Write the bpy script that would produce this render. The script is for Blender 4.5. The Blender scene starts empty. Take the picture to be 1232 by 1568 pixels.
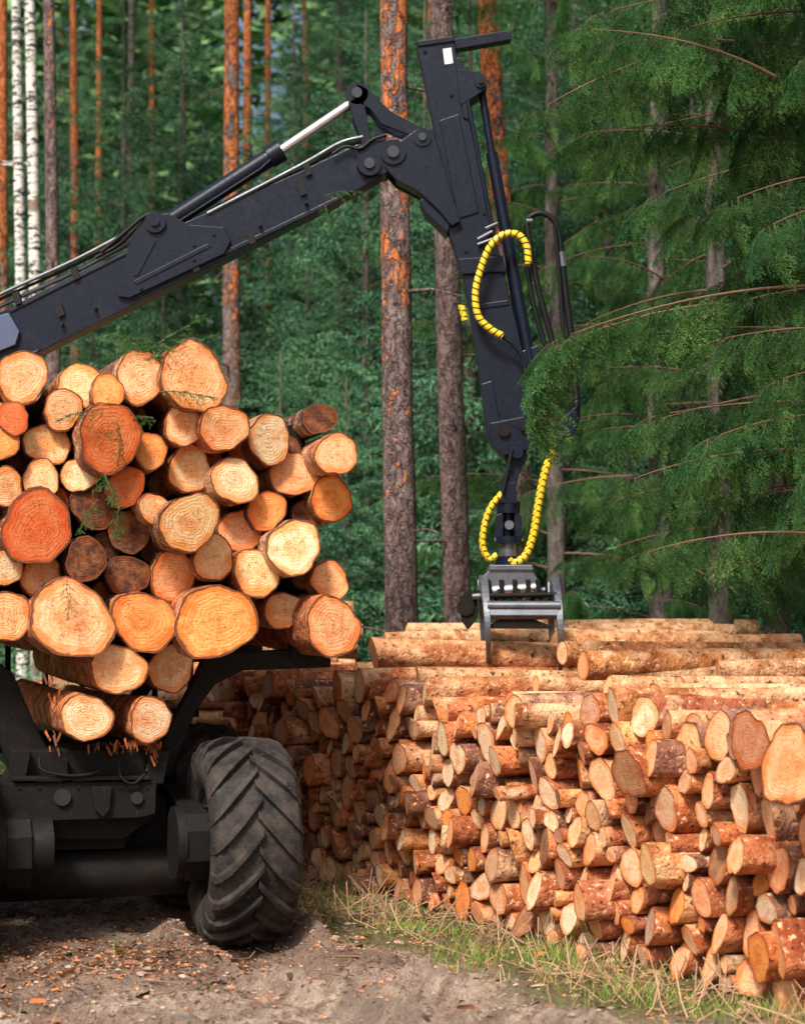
import bpy, bmesh, math, random
import numpy as np
from mathutils import Vector, Matrix, Euler
random.seed(5); rng=np.random.default_rng(5)
F=2760.0; CX=616.0; HZ=940.0; CH=2.17
def W(px,py,d): return Vector(((px-CX)/F*d, d, CH+(HZ-py)/F*d))
scene=bpy.context.scene
R=random.random
def U(a,b): return a+(b-a)*random.random()

# ------------------------------------------------------------ helpers
def link(o,parent=None):
    scene.collection.objects.link(o)
    if parent: o.parent=parent
    return o
def empty(name):
    e=bpy.data.objects.new(name,None); e.empty_display_size=.3
    return link(e)
class MB:
    def __init__(s): s.v=[];s.f=[];s.uv=[];s.c=[];s.m=[];s.s=[]
    def add(s,vs,fs,mat=0,uv=None,col=(1,1,1,1),smooth=False):
        b=len(s.v); s.v+= [tuple(v) for v in vs]
        s.uv+= uv if uv else [(0,0)]*len(vs)
        s.c+= [col]*len(vs) if not isinstance(col,list) else col
        for f in fs:
            s.f.append(tuple(i+b for i in f)); s.m.append(mat); s.s.append(smooth)
    def build(s,name,mats,parent=None,bevel=0,fix=True):
        me=bpy.data.meshes.new(name); me.from_pydata(s.v,[],s.f)
        for m in mats: me.materials.append(m)
        me.polygons.foreach_set('material_index',s.m)
        me.polygons.foreach_set('use_smooth',s.s)
        li=np.zeros(len(me.loops),dtype=np.int32); me.loops.foreach_get('vertex_index',li)
        ul=me.uv_layers.new(name='UVMap')
        ul.data.foreach_set('uv',np.array(s.uv,dtype=np.float32)[li].ravel())
        ca=me.color_attributes.new('col','FLOAT_COLOR','POINT')
        ca.data.foreach_set('color',np.array(s.c,dtype=np.float32).ravel())
        if fix:
            bm=bmesh.new(); bm.from_mesh(me); bmesh.ops.recalc_face_normals(bm,faces=bm.faces); bm.to_mesh(me); bm.free()
        me.update()
        o=bpy.data.objects.new(name,me); link(o,parent)
        if bevel:
            b=o.modifiers.new('bevel','BEVEL'); b.width=bevel; b.segments=2; b.limit_method='ANGLE'; b.angle_limit=math.radians(40)
        return o
def prism(mb,pts,off,mat=0,col=(1,1,1,1)):
    n=len(pts); off=Vector(off)
    vs=[Vector(p) for p in pts]+[Vector(p)+off for p in pts]
    fs=[tuple(range(n)),tuple(range(2*n-1,n-1,-1))]+[(i,(i+1)%n,(i+1)%n+n,i+n) for i in range(n)]
    mb.add(vs,fs,mat,col=col)
def catmull(P,k=6):
    P=[Vector(p) for p in P]
    if len(P)<3: return P
    Q=[P[0]*2-P[1]]+P+[P[-1]*2-P[-2]]; out=[]
    for i in range(1,len(Q)-2):
        for j in range(k):
            t=j/k; a,b,c,d=Q[i-1],Q[i],Q[i+1],Q[i+2]
            out.append(.5*((2*b)+(c-a)*t+(2*a-5*b+4*c-d)*t*t+(3*b-a-3*c+d)*t**3))
    out.append(P[-1]); return out
def tube(mb,pts,r,seg=10,mat=0,col=(1,1,1,1),cap=True,rf=None):
    pts=[Vector(p) for p in pts]; n=len(pts)
    vs=[];uv=[]; L=0; T=(pts[1]-pts[0]).normalized()
    a=T.orthogonal().normalized()
    for i,p in enumerate(pts):
        if i>0: L+=(p-pts[i-1]).length
        T=(pts[min(i+1,n-1)]-pts[max(i-1,0)]).normalized()
        a=(a-T*a.dot(T)).normalized(); b=T.cross(a)
        rr=r if rf is None else rf(i/(n-1))
        for k in range(seg):
            th=2*math.pi*k/seg; vs.append(p+(a*math.cos(th)+b*math.sin(th))*rr); uv.append((k/seg,L))
    fs=[(i*seg+k,i*seg+(k+1)%seg,(i+1)*seg+(k+1)%seg,(i+1)*seg+k) for i in range(n-1) for k in range(seg)]
    mb.add(vs,fs,mat,uv,col,smooth=True)
    if cap:
        mb.add(vs[:seg],[tuple(range(seg))],mat,uv[:seg],col); mb.add(vs[-seg:],[tuple(range(seg))],mat,uv[-seg:],col)
def box(mb,M,x0,x1,y0,y1,z0,z1,mat=0):
    vs=[M(x,y,z) for z in(z0,z1) for y in(y0,y1) for x in(x0,x1)]
    mb.add(vs,[(0,1,3,2),(4,5,7,6),(0,1,5,4),(2,3,7,6),(0,2,6,4),(1,3,7,5)],mat)
_g={}
def vn(x,y,s,seed=0):
    if seed not in _g: _g[seed]=np.random.default_rng(seed+99).random((256,256))
    G=_g[seed]; X=np.asarray(x)/s+1000;Y=np.asarray(y)/s+1000
    xi=np.floor(X).astype(int);yi=np.floor(Y).astype(int);fx=X-xi;fy=Y-yi
    fx=fx*fx*(3-2*fx);fy=fy*fy*(3-2*fy)
    g=lambda i,j:G[i%256,j%256]
    return (g(xi,yi)*(1-fx)+g(xi+1,yi)*fx)*(1-fy)+(g(xi,yi+1)*(1-fx)+g(xi+1,yi+1)*fx)*fy

# ------------------------------------------------------------ material kit
class NT:
    def __init__(s,name):
        s.m=bpy.data.materials.new(name); s.m.use_nodes=True; s.t=s.m.node_tree; s.b=s.t.nodes['Principled BSDF']
        s.out=s.t.nodes['Material Output']
    def n(s,typ,ins={},**kw):
        x=s.t.nodes.new('ShaderNode'+typ)
        for k,v in kw.items(): setattr(x,k,v)
        for k,v in ins.items(): s.set(x.inputs[k],v)
        return x
    def set(s,inp,v):
        if isinstance(v,bpy.types.NodeSocket): s.t.links.new(v,inp)
        else:
            if inp.type=='RGBA' and len(v)==3: v=(*v,1)
            inp.default_value=v
    def noise(s,vec,scale,detail=3,rough=.55):
        return s.n('TexNoise',{'Vector':vec,'Scale':scale,'Detail':detail,'Roughness':rough}).outputs[0]
    def obj(s,sc=None):
        o=s.n('TexCoord').outputs['Object']
        if sc: o=s.n('Mapping',{'Vector':o,'Scale':sc}).outputs[0]
        return o
    def mix(s,f,a,b,mode='MIX'):
        x=s.n('Mix',data_type='RGBA',blend_type=mode)
        s.set(x.inputs[0],f); s.set(x.inputs[6],a); s.set(x.inputs[7],b); return x.outputs[2]
    def math(s,op,a,b=0.,c=0.,clamp=False):
        x=s.n('Math',operation=op,use_clamp=clamp); s.set(x.inputs[0],a); s.set(x.inputs[1],b); s.set(x.inputs[2],c); return x.outputs[0]
    def ramp(s,f,lo,hi):
        return s.n('MapRange',{'Value':f,'From Min':lo,'From Max':hi}).outputs[0]
    def attr(s,nm='col'): return s.n('Attribute',attribute_name=nm)
    def col(s,c,rough=.8,**k):
        s.set(s.b.inputs['Base Color'],c); s.set(s.b.inputs['Roughness'],rough)
        for kk,v in k.items(): s.set(s.b.inputs[kk.replace('_',' ')],v)
    def bump(s,h,strength=.5,dist=.02):
        x=s.n('Bump',{'Height':h,'Strength':strength,'Distance':dist}); s.t.links.new(x.outputs[0],s.b.inputs['Normal'])

def m_cut():
    k=NT('cut_wood'); uv=k.n('UVMap').outputs[0]; o=k.obj()
    r=k.n('VectorMath',{0:uv},operation='LENGTH').outputs['Value']
    a=k.attr(); A=a.outputs[0]
    wob=k.noise(o,9,2)
    rr=k.math('ADD',r,k.math('MULTIPLY',wob,.3))
    rings=k.math('SINE',k.math('MULTIPLY',rr,58.))
    rings2=k.math('SINE',k.math('MULTIPLY',rr,23.))
    f=k.math('ADD',k.math('MULTIPLY',rings,.18),k.math('MULTIPLY',rings2,.10))
    f=k.math('ADD',f,.5)
    n1=k.noise(o,14,4); n4=k.noise(o,38,4,.7)
    base=k.mix(k.ramp(f,.2,.8),k.mix(1.,A,(.88,.70,.54),'MULTIPLY'),A)
    heart=k.ramp(k.math('ADD',r,k.math('MULTIPLY',n1,.3)),.72,.5)
    base=k.mix(k.math('MULTIPLY',heart,k.math('MULTIPLY',a.outputs['Alpha'],.8)),base,k.mix(1.,A,(.95,.60,.38),'MULTIPLY'))
    edge=k.ramp(k.math('ADD',r,k.math('MULTIPLY',k.math('SUBTRACT',k.noise(o,5,4,.6),.5),1.3)),.64,.92)
    base=k.mix(k.math('MULTIPLY',edge,.85),base,k.mix(1.,A,(.86,.38,.14),'MULTIPLY'))
    st=k.ramp(k.noise(o,7,5,.7),.52,.62)
    base=k.mix(k.math('MULTIPLY',st,.6),base,k.mix(1.,A,(.80,.36,.15),'MULTIPLY'))
    vs=k.noise(k.obj((26,26,3)),1.,4,.7)
    base=k.mix(k.math('MULTIPLY',k.ramp(vs,.56,.68),.55),base,k.mix(1.,A,(.72,.40,.24),'MULTIPLY'))
    base=k.mix(k.math('MULTIPLY',k.ramp(n4,.56,.70),.55),base,k.mix(1.,A,(.55,.30,.18),'MULTIPLY'))
    sw=k.noise(k.obj((6,6,90)),3,2); base=k.mix(k.ramp(sw,.58,.72),base,k.mix(1.,base,(.74,.58,.46),'MULTIPLY'))
    s=k.n('SeparateXYZ',{0:uv}); ang=k.math('ARCTAN2',s.outputs[0],s.outputs[1])
    cn=k.n('TexNoise',{'Vector':k.n('CombineXYZ',{0:k.math('MULTIPLY',ang,1.5),1:k.math('MULTIPLY',a.outputs['Alpha'],50.),2:k.math('MULTIPLY',r,.9)}).outputs[0],'Scale':2.4,'Detail':3}).outputs[0]
    ck=k.math('MULTIPLY',k.ramp(k.math('ABSOLUTE',k.math('SUBTRACT',cn,.57)),.012,.003),k.ramp(r,.9,.35))
    base=k.mix(k.math('MULTIPLY',ck,.85),base,(.13,.05,.025))
    pith=k.ramp(k.math('ADD',r,k.math('MULTIPLY',n1,.03)),.06,.035)
    base=k.mix(k.math('MULTIPLY',pith,.7),base,(.25,.10,.05))
    # weathered ends: black mould blotches
    lum=k.n('SeparateColor',{0:A}).outputs[0]
    wth=k.math('MULTIPLY',k.ramp(lum,.60,.35),k.ramp(k.noise(o,11,5,.7),.42,.58))
    base=k.mix(k.math('MULTIPLY',wth,.8),base,(.035,.018,.012))
    base=k.mix(k.ramp(k.math('ADD',r,k.math('MULTIPLY',k.math('SUBTRACT',n1,.5),.14)),.915,.95),base,(.17,.06,.025))
    k.col(base,.75); k.b.inputs['Specular IOR Level'].default_value=.2
    k.bump(k.math('ADD',k.math('ADD',k.math('ADD',sw,f),n4),k.math('MULTIPLY',ck,-2.)),.5,.012); return k.m
def m_logbark():
    k=NT('log_bark'); o=k.obj(); a=k.attr()
    n1=k.noise(o,5,5,.6); n2=k.noise(o,22,4,.65); n3=k.noise(o,2.2,3)
    b=k.mix(k.ramp(n1,.38,.62),a.outputs[0],k.mix(1.,a.outputs[0],(.48,.32,.25),'MULTIPLY'))
    b=k.mix(k.ramp(n3,.54,.68),b,(.76,.46,.25))
    b=k.mix(k.ramp(n2,.57,.66),b,(.06,.028,.018))
    b=k.mix(k.ramp(n2,.42,.34),b,(.85,.52,.30))
    k.col(b,.8); k.b.inputs['Specular IOR Level'].default_value=.25
    k.bump(k.math('ADD',n2,n1),1.,.04); return k.m
def m_pine():
    k=NT('pine_bark'); o=k.obj(); a=k.attr()
    oz=k.n('SeparateXYZ',{0:o}).outputs[2]
    dn=k.n('TexNoise',{'Vector':o,'Scale':7.,'Detail':4.}).outputs[1]
    w=k.n('VectorMath',{0:k.obj((1,1,.38)),1:k.n('VectorMath',{0:dn,1:(.26,.26,.26)},operation='MULTIPLY').outputs[0]},operation='ADD').outputs[0]
    v=k.n('TexVoronoi',{'Vector':w,'Scale':12.},feature='DISTANCE_TO_EDGE').outputs[0]
    vr=k.n('SeparateColor',{0:k.n('TexVoronoi',{'Vector':w,'Scale':12.}).outputs['Color']}).outputs[0]
    n2=k.noise(k.obj((1,1,.5)),14,5,.75); n3=k.noise(k.obj((1,1,.5)),2.5,4,.6)
    n2r=k.ramp(n2,.34,.66)
    grey=k.mix(n2r,(.055,.04,.038),(.38,.29,.27))
    grey=k.mix(k.math('MULTIPLY',vr,.4),grey,(.26,.15,.125))
    sep=k.n('SeparateColor',{0:a.outputs[0]})
    lev=k.math('ADD',k.math('MULTIPLY',k.math('SUBTRACT',oz,k.math('MULTIPLY',sep.outputs[0],20.)),.14),k.math('MULTIPLY',k.math('SUBTRACT',k.math('ADD',k.math('MULTIPLY',vr,.35),k.math('ADD',k.math('MULTIPLY',n2,.5),k.math('MULTIPLY',n3,.8))),.86),3.0))
    orange=k.mix(n2r,(.34,.085,.03),(.85,.29,.10))
    c=k.mix(k.ramp(lev,0.,.25),grey,orange)
    c=k.mix(k.math('MULTIPLY',k.ramp(v,.06,.0),.8),c,(.035,.02,.018))
    k.col(c,.85); k.b.inputs['Specular IOR Level'].default_value=.12
    k.bump(k.math('ADD',k.math('MINIMUM',k.math('MULTIPLY',v,4.),.4),k.math('MULTIPLY',n2,1.2)),1.,.05); return k.m
def m_spruce_bark():
    k=NT('spruce_bark'); o=k.obj((1,1,.35)); n=k.ramp(k.noise(o,14,5,.7),.3,.7); n2=k.noise(k.obj(),2,3)
    c=k.mix(n,(.035,.03,.025),(.27,.21,.19)); c=k.mix(k.ramp(n2,.5,.7),c,(.12,.13,.08))
    k.col(c,.9); k.bump(n,.9,.04); return k.m
def m_birch():
    k=NT('birch_bark'); n=k.noise(k.obj((3,3,9)),1.8,5,.7); n2=k.noise(k.obj((1,1,14)),3,2); n3=k.noise(k.obj(),2.5,3)
    c=k.mix(n2,(.60,.56,.48),(.85,.82,.76)); c=k.mix(k.ramp(n,.50,.55),c,(.04,.035,.03)); c=k.mix(k.ramp(n3,.60,.68),c,(.25,.17,.12))
    k.col(c,.7); return k.m
def m_needles(name,dark,light,hue=(.10,.14,.03),trans=.3):
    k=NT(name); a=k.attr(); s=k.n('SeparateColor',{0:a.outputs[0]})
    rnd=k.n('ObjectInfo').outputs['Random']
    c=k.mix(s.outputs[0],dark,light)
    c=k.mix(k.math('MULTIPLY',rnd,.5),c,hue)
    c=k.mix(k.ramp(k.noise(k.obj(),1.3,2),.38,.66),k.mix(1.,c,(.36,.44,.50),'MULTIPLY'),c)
    d=k.n('BsdfDiffuse',{'Color':c}); tr=k.n('BsdfTranslucent',{'Color':c})
    m=k.n('MixShader',{0:trans,1:d.outputs[0],2:tr.outputs[0]})
    k.t.links.new(m.outputs[0] if trans else d.outputs[0],k.out.inputs[0]); return k.m
def m_steel(name,c1,c2,rough=.42,metal=0.,dirt=.35,spec=.5,dc=(.10,.095,.09)):
    k=NT(name); n=k.noise(k.obj(),6,6,.7); n2=k.noise(k.obj(),40,4,.7); n3=k.noise(k.obj((3,3,.6)),22,4,.75)
    c=k.mix(n,c1,c2); c=k.mix(k.math('MULTIPLY',k.ramp(n3,.62,.70),dirt),c,dc)
    c=k.mix(k.math('MULTIPLY',k.ramp(n,.56,.72),dirt*.6),c,tuple(x*.5 for x in dc))
    k.col(c,k.n('MapRange',{'Value':n2,'From Min':.3,'From Max':.7,'To Min':rough-.12,'To Max':rough+.2}).outputs[0],Metallic=metal); k.b.inputs['Specular IOR Level'].default_value=spec
    k.bump(n2,.08,.003); return k.m
def m_plain(name,c,rough=.6,metal=0.,spec=.5): 
    k=NT(name); n=k.noise(k.obj(),18,4); k.col(k.mix(n,tuple(x*.7 for x in c),tuple(min(1,x*1.2) for x in c)),rough,Metallic=metal); k.b.inputs['Specular IOR Level'].default_value=spec; return k.m
def m_rubber():
    k=NT('tyre_rubber'); n=k.noise(k.obj(),7,5,.65); n2=k.noise(k.obj(),50,3)
    c=k.mix(k.ramp(n,.4,.68),(.013,.011,.010),(.060,.046,.037)); c=k.mix(k.ramp(n2,.6,.75),c,(.09,.07,.055))
    k.col(c,.75); k.b.inputs['Specular IOR Level'].default_value=.35; k.bump(n2,.4,.008); return k.m
def m_hose():
    k=NT('spiral_hose'); s=k.n('SeparateXYZ',{0:k.n('UVMap').outputs[0]})
    f=k.math('FRACT',k.math('ADD',k.math('MULTIPLY',s.outputs[1],19.),s.outputs[0]))
    fac=k.math('GREATER_THAN',f,.76); n=k.noise(k.obj(),20,3)
    c=k.mix(fac,k.mix(n,(.80,.46,.015),(.95,.70,.03)),(.03,.022,.01)); k.col(c,.4); k.bump(k.math('SUBTRACT',1.,fac),.8,.006); return k.m
def m_ground():
    k=NT('forest_road_soil'); o=k.obj(); s=k.n('SeparateColor',{0:k.attr().outputs[0]})
    n1=k.noise(o,1.1,5,.6); n2=k.noise(o,7,6,.75); n3=k.noise(o,38,5,.75); n4=k.noise(o,120,2)
    sand=k.mix(k.ramp(n2,.38,.58),(.27,.18,.13),(.76,.58,.45))
    sand=k.mix(k.ramp(n1,.48,.58),sand,k.mix(n3,(.19,.135,.105),(.50,.38,.30)))
    sand=k.mix(k.ramp(n3,.56,.64),sand,(.12,.07,.045))
    sand=k.mix(k.ramp(n4,.62,.74),sand,(.76,.60,.46))
    bark=k.mix(n3,(.08,.035,.022),(.32,.14,.075))
    sand=k.mix(k.math('MULTIPLY',k.ramp(n2,.43,.53),s.outputs[2]),sand,bark)
    soil=k.mix(n3,(.04,.065,.02),(.12,.17,.04)); 
    gr=k.math('MULTIPLY',s.outputs[0],k.ramp(n2,.35,.5))
    c=k.mix(gr,sand,k.mix(n3,(.08,.12,.025),(.34,.26,.13)))
    c=k.mix(s.outputs[1],c,soil)
    k.col(c,.95); k.b.inputs['Specular IOR Level'].default_value=.1
    k.bump(k.math('ADD',k.math('ADD',k.math('MULTIPLY',n3,1.4),k.math('MULTIPLY',n2,1.6)),k.math('MULTIPLY',n4,.3)),1.,.05); return k.m
CUT=m_cut(); BARK=m_logbark(); PINE=m_pine(); SPB=m_spruce_bark(); BIR=m_birch()
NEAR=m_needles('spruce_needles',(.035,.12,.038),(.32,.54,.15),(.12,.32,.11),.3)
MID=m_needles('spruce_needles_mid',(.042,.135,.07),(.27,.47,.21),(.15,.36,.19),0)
FAR=m_needles('spruce_needles_far',(.10,.24,.10),(.36,.52,.20),(.25,.42,.16),0)  # paler greens: distance haze put into the needle colour
TWIG=m_plain('twig_bark',(.20,.11,.07),.9)
PAINT=m_steel('crane_paint',(.0035,.0055,.013),(.008,.013,.028),.34,0,.2,.25)
GREY=m_steel('worn_steel',(.05,.055,.065),(.27,.29,.33),.38,.7,.6,.5,(.04,.035,.03))
CHROME=m_plain('chrome_rod',(.85,.86,.9),.25,.85)
DARK=m_steel('dark_frame',(.004,.0035,.003),(.014,.011,.009),.6,0,.6,.2,(.085,.045,.028))  # near-black base carries the shade under the load; blotches are rusty dirt
BLK=m_plain('black_rubber',(.008,.008,.009),.5,0,.25)
WHITE=m_plain('sticker_white',(.8,.8,.8),.5); LENS=m_plain('lamp_lens',(.03,.028,.03),.3,0,.3)
RUB=m_rubber(); HOSE=m_hose(); SOIL=m_ground()

# ------------------------------------------------------------ logs
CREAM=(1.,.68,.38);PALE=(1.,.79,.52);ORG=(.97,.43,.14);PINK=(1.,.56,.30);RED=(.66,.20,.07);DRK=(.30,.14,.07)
def jit(c,a=.08): 
    k=1+U(-a,a); return tuple(min(1.,x*k*(1+U(-.03,.03))) for x in c[:3])+(R(),)
def addlog(mb,p,ax,L,r,tint,bark=None,seg=18,tilt=.10,lob=.05):
    ax=Vector(ax).normalized(); up=Vector((0,0,1)); e1=ax.cross(up).normalized(); e2=e1.cross(ax).normalized()
    p=Vector(p); p1,p2,p3=U(0,6),U(0,6),U(0,6)
    rad=[r*(1+lob*math.sin(2*t+p1)+lob*.6*math.sin(3*t+p2)+lob*.35*math.sin(7*t+p3)+U(-.018,.018)) for t in [2*math.pi*k/seg for k in range(seg)]]
    ta,tb=U(-tilt,tilt),U(-tilt,tilt); be=U(-.03,.03); be2=U(-.03,.03)
    if bark is None: bark=random.choice([(.68,.23,.08),(.56,.18,.07),(.76,.34,.13),(.44,.15,.07),(.30,.14,.09)])
    bc=jit(bark,.2); vs=[];uv=[]; ts=[0,.05,.25,.5,.75,1.]
    for i,t in enumerate(ts):
        for k in range(seg):
            th=2*math.pi*k/seg; q=rad[k]*(1-.10*t)*(1+(U(-.04,.04) if 0<i<5 else 0)); x,y=math.cos(th)*q,math.sin(th)*q
            off=(x*ta+y*tb) if i==0 else 0
            if i==1: off=max(0,(x*ta+y*tb)-.05*L+.01)
            vs.append(p+e1*(x+be*math.sin(t*3.1))+e2*(y+be2*math.sin(t*3.1))+ax*(t*L+off)); uv.append((k/seg,t))
    fs=[(i*seg+k,i*seg+(k+1)%seg,(i+1)*seg+(k+1)%seg,(i+1)*seg+k) for i in range(5) for k in range(seg)]
    mb.add(vs,fs,0,uv,bc,True)
    tc=jit(tint); ex,ey=U(-.12,.12),U(-.12,.12)
    for base,cen in ((0,p),(5*seg,p+ax*L)):
        ring=vs[base:base+seg]; mid=[cen+(q-cen)*.55 for q in ring]
        mb.add([cen]+mid+ring,[(0,1+k,1+(k+1)%seg) for k in range(seg)]+[(1+k,1+seg+k,1+seg+(k+1)%seg,1+(k+1)%seg) for k in range(seg)],1,
            [(ex,ey)]+[(ex*.5+.55*math.cos(2*math.pi*k/seg),ey*.5+.55*math.sin(2*math.pi*k/seg)) for k in range(seg)]+[(math.cos(2*math.pi*k/seg),math.sin(2*math.pi*k/seg)) for k in range(seg)],tc)

# ------------------------------------------------------------ machine frame
TH=math.radians(17); ct,st=math.cos(TH),math.sin(TH); OX,OY=-1.504,12.0
def M(u,v,z): return Vector((OX+u*ct-v*st, OY+u*st+v*ct, z))
FWD=Vector((-st,ct,0))
def onplane(px,py,v):
    d=(v-st*OX+ct*OY)/(ct-st*(px-CX)/F); return W(px,py,d),d
load=empty('log_load')
mb=MB()
T={'c':CREAM,'p':PALE,'o':ORG,'k':PINK,'r':RED,'d':DRK}
ends=[(35,577,42,'k'),(122,592,37,'c'),(97,627,32,'c'),(215,578,41,'c'),(297,577,55,'k'),(282,650,33,'c'),(343,655,38,'k'),(169,670,53,'r'),
(230,690,28,'o'),(73,680,36,'c'),(121,728,28,'p'),(63,733,30,'c'),(8,745,30,'c'),(290,718,36,'p'),(360,736,38,'p'),(413,673,38,'p'),(450,726,37,'k'),
(515,695,35,'k'),(490,641,25,'d'),(507,764,35,'o'),(408,782,32,'o'),(57,807,58,'r'),(143,775,36,'d'),(194,745,30,'r'),(237,779,25,'c'),(200,813,34,'d'),
(290,800,47,'c'),(370,812,36,'k'),(132,857,34,'d'),(327,855,35,'c'),(450,838,45,'p'),(6,870,30,'p'),(64,882,34,'k'),(196,881,34,'d'),(265,882,38,'k'),
(392,878,38,'c'),(505,889,31,'k'),(434,935,31,'c'),(8,943,42,'k'),(110,948,64,'k'),(221,952,50,'o'),(330,952,62,'o'),(510,960,47,'k'),
(181,1025,42,'c'),(262,1023,38,'p'),(133,1099,39,'p'),(231,1102,35,'p'),
(-10,660,45,'o'),(-60,560,50,'o'),(-75,640,40,'c'),(-60,720,40,'k'),(-75,800,45,'c'),(-60,890,45,'p'),(-85,960,50,'k'),(-140,600,45,'c'),(-150,690,45,'k'),(-150,780,45,'c'),(-160,870,45,'p'),(-170,950,40,'k'),(165,600,28,'o'),(20,640,26,'r')]
front={(290,800):-.30,(330,952):-.18,(110,948):-.2,(297,577):-.12,(169,670):-.15,(343,655):-.12,(57,807):-.12,(221,952):-.12,(510,960):-.2,(450,838):-.12,(133,1099):-.25,(231,1102):-.15,(515,695):-.15,(507,764):.1,(181,1025):-.12,(490,641):.05}
for (x,y,r,t) in ends:
    v=front.get((x,y),U(-.10,.20)); p,d=onplane(x,y,v)
    ax=FWD+Vector((U(-.03,.03),U(-.01,.01),U(-.02,.02)))
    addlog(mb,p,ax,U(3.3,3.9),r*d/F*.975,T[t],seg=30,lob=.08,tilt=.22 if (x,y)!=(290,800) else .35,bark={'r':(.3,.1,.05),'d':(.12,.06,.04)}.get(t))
for (x,y,r) in [(160,630,22),(320,700,20),(250,740,22),(330,770,24),(95,765,20),(165,835,22),(240,840,24),(300,895,20),(165,910,24),(285,930,22),(380,925,24),(470,880,24),(420,740,24),(470,790,24),(370,690,22),(110,690,20),(30,700,22),(25,900,22),(350,880,20),(470,920,22),(205,640,20),(440,690,22),(95,905,18)]:  # extra filler logs set back in the gaps, coloured dark as shadow
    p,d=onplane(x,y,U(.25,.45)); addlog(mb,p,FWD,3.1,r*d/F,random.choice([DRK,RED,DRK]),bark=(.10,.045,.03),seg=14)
mb.build('load_logs',[BARK,CUT],load,fix=False)

# ------------------------------------------------------------ forwarder rear
fw=empty('forwarder')
def OP(px,py,v): return onplane(px,py,v)[0]
mb=MB()
outer=[(507,972),(507,1022),(372,1027),(330,1048),(300,1090),(275,1150),(262,1190),(20,1190),(5,1150),(-15,1090),(-45,1048),(-90,1027),(-225,1022),(-225,972)]
inner=[(-210,990),(-80,1000),(-20,1000),(20,1030),(50,1100),(75,1150),(245,1150),(272,1090),(296,1045),(312,1008),(330,1000),(490,992)]
for v0 in (.4,2.6):
    pts=[OP(x,y,.4)+FWD*(v0-.4) for x,y in outer+inner]; prism(mb,pts,FWD*.12)
for v0 in (.42,2.62):
    for s,pxl in ((1,1),( -1,1)):
        u0=-.46+s*1.42
        tube(mb,catmull([M(u0*1.0-s*.05,v0,1.85),M(u0,v0,2.4),M(u0+s*.02,v0,3.0),M(u0-s*.05,v0,3.5)]),.055,8)
mb.build('bunk_and_stakes',[DARK],fw,.01)
mb=MB()
box(mb,M,-.85,-.10,.35,4.6,.92,1.16)
def pbox(pts,v0,th,mat=0): prism(mb,[OP(x,y,v0) for x,y in pts],FWD*th,mat)
pbox([(18,1150),(262,1150),(258,1180),(236,1215),(236,1250),(190,1285),(40,1285),(0,1250),(0,1215),(20,1185)],.12,.5)
pbox([(-5,1200),(240,1196),(238,1246),(214,1252),(40,1258),(0,1282),(-20,1270)],-.02,.14)
pbox([(20,1150),(48,1150),(38,1200),(14,1200)],.02,.1); pbox([(228,1150),(262,1150),(250,1200),(226,1200)],.02,.1)
pbox([(96,1160),(104,1160),(104,1200),(96,1200)],.04,.08)
pbox([(60,1252),(215,1250),(190,1300),(80,1302)],.25,.5)
pbox([(140,1205),(172,1205),(168,1240),(158,1252),(146,1240)],-.06,.05)
pbox([(20,1190),(230,1188),(230,1194),(20,1196)],-.05,.1)
tube(mb,catmull([OP(60,1160,-.02),OP(66,1180,-.05),OP(110,1188,-.06),OP(150,1182,-.05),OP(165,1165,0)]),.012,8)
tube(mb,catmull([OP(182,1165,0),OP(186,1190,-.06),OP(204,1200,-.06),OP(222,1186,-.04)]),.011,8)
for x in (30,60,120,185,225): 
    q=OP(x,1206,-.03); tube(mb,[q,q+FWD*.02],.012,6)
mb.build('rear_frame',[DARK],fw,.008)
mb=MB()
for x,y,r in ((96,1221,.055),(210,1222,.04),(158,1218,.03)):
    p=OP(x,y,-.045); tube(mb,[p,p+FWD*.05],r,16)
mb.build('rear_lamps',[LENS],fw,.004)
WC=Vector((-1.075,12.03,.66))
RT=Vector((ct,st,0))
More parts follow.
